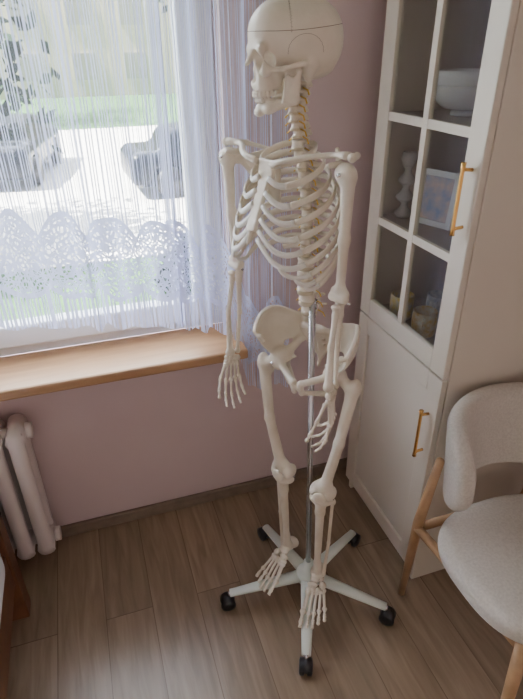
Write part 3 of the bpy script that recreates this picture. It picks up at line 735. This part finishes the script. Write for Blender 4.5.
# ------------------------------------------------------------------ outdoors
G=-1.25
boxobj('ground_lawn',(-40,1.96,G-.1),(40,8.2,G),M_grass)
boxobj('ground_road',(-60,8.2,G-.1),(60,24,G+.01),M_road)
boxobj('ground_lawn.001',(-60,24,G-.1),(60,60,G+.02),M_grass)
def tree(x,y,h,r,name,n=2600):
    t=empty(name); A=Acc(); A.tube([(x,y,G),(x+.1,y,G+h*.3),(x-.05,y+.1,G+h*.6),(x,y,G+h*.85)],[.2,.15,.11,.04],10)
    for k in range(6):
        a=k*1.05; z=G+h*(.4+.07*k); A.tube([(x,y,z),(x+r*.5*math.cos(a),y+r*.5*math.sin(a),z+r*.35),(x+r*.8*math.cos(a),y+r*.8*math.sin(a),z+r*.5)],[.07,.04,.015],6)
    A.obj('trunk',M_bark,t,smooth=True)
    cl=rng.normal(size=(16,3))*np.array([r*.42,r*.42,h*.15])+np.array([x,y,G+h*.68])
    c=cl[rng.integers(0,16,n)]+rng.normal(size=(n,3))*r*.22
    a=rng.normal(size=(n,3)); a/=np.linalg.norm(a,axis=1)[:,None]; b=rng.normal(size=(n,3)); b-=a*(a*b).sum(1)[:,None]; b/=np.linalg.norm(b,axis=1)[:,None]
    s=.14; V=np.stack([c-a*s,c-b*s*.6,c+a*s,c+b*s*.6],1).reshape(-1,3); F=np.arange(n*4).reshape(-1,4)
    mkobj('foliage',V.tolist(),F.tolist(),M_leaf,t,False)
tree(-2.9,9.5,5.0,2.3,'tree',4600); tree(5.4,16.5,7.5,2.3,'tree.001'); tree(-8,17,8,3,'tree.002'); tree(9,20,8,3,'tree.003'); tree(-3.5,27,8,3.5,'tree.004',4000)
def shrub(x,y,r,name):
    n=1500; c=rng.normal(size=(n,3)); c/=np.linalg.norm(c,axis=1)[:,None]; c*=r*(.75+.3*rng.random((n,1))); c[:,2]=abs(c[:,2])*.9; c+=np.array([x,y,G])
    a=rng.normal(size=(n,3)); a/=np.linalg.norm(a,axis=1)[:,None]; b=np.cross(a,rng.normal(size=(n,3))); b/=np.linalg.norm(b,axis=1)[:,None]
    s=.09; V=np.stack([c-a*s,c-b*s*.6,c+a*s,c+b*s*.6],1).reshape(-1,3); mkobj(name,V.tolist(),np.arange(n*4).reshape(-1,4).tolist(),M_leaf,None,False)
shrub(1.6,6.8,.8,'shrub'); shrub(3.4,7.4,.9,'shrub.001')
def car(x,y,name,ang=0):
    e=empty(name)
    def f(P):
        b=bx(P,(0,0,6),(21,8.6,3.6),2.2); c=bx([P[0],P[1]*(1+.03*(P[2]-9)),P[2]+.012*P[0]**2*.35],(-1.5,0,10.3),(12,7.4,3.6),2.4)
        d=smin(b,c,2.5)
        for wx in (-13,13): d=smax(d,-(np.maximum(np.sqrt((P[0]-wx)**2+(P[2]-3.2)**2)-3.7,7.0-abs(P[1]))),.2)
        return d
    V,F=nets(f,(-22,-9.5,2),(22,9.5,15),.45); 
    ca,sa=math.cos(ang),math.sin(ang)
    M_=frame((x,y,G+.01),(ca,sa,0),(-sa,ca,0),(0,0,1),.1)
    V2,F2=xf(V,F,M_); o=mkobj('body',V2.tolist(),F2.tolist(),M_car,e); o.data.materials.append(M_carg)
    fc=V[F].mean(1)
    for i,p in enumerate(o.data.polygons):
        if 9.6<fc[i,2]<12.6: p.material_index=1
    A=Acc()
    for wx in (-13,13):
        for wy in (-8,8):
            c0=np.array([x,y,G+.01])+.1*(wx*np.array([ca,sa,0])+wy*np.array([-sa,ca,0])+np.array([0,0,3.2])); n_=np.array([-sa,ca,0])
            A.tube([c0-n_*.09,c0+n_*.09],.32,20)
    A.obj('wheels',M_black,e,smooth=True)
car(-1.5,15.6,'parked_car',1.4); car(3.1,12.6,'parked_car.001',.05)
bl=empty('apartment_building'); boxobj('facade',(-30,40,G),(30,50,13),M_fac,bl)
A=Acc()
for i in range(18):
    for j in range(4): A.box((-28+i*3.2,39.95,G+1+j*3),(-26.6+i*3.2,40.05,G+2.5+j*3))
A.obj('facade_windows',M_facw,bl)
# ------------------------------------------------------------------ light
w=bpy.data.worlds.new('sky'); scene.world=w; w.use_nodes=True; nt=w.node_tree; N=nt.nodes; L=nt.links
bg=N['Background']; tc=N.new('ShaderNodeTexCoord'); sp=N.new('ShaderNodeSeparateXYZ'); L.new(tc.outputs['Generated'],sp.inputs[0])
mr=N.new('ShaderNodeMapRange'); mr.inputs['From Min'].default_value=-.3; mr.inputs['From Max'].default_value=.6; L.new(sp.outputs['Y'],mr.inputs['Value'])
mx=N.new('ShaderNodeMix'); mx.data_type='RGBA'; mx.inputs['A'].default_value=(.92,.83,.76,1); mx.inputs['B'].default_value=(21,22,24,1)
L.new(mr.outputs[0],mx.inputs['Factor']); L.new(mx.outputs['Result'],bg.inputs['Color'])
sd=bpy.data.lights.new('sun','SUN'); sd.energy=75; sd.angle=.01; sd.color=(1,.96,.89)
so=bpy.data.objects.new('sun',sd); COL.objects.link(so); so.rotation_euler=Vector((.55,.03,-.8)).to_track_quat('-Z','Y').to_euler(); so.location=(-5,5,8)
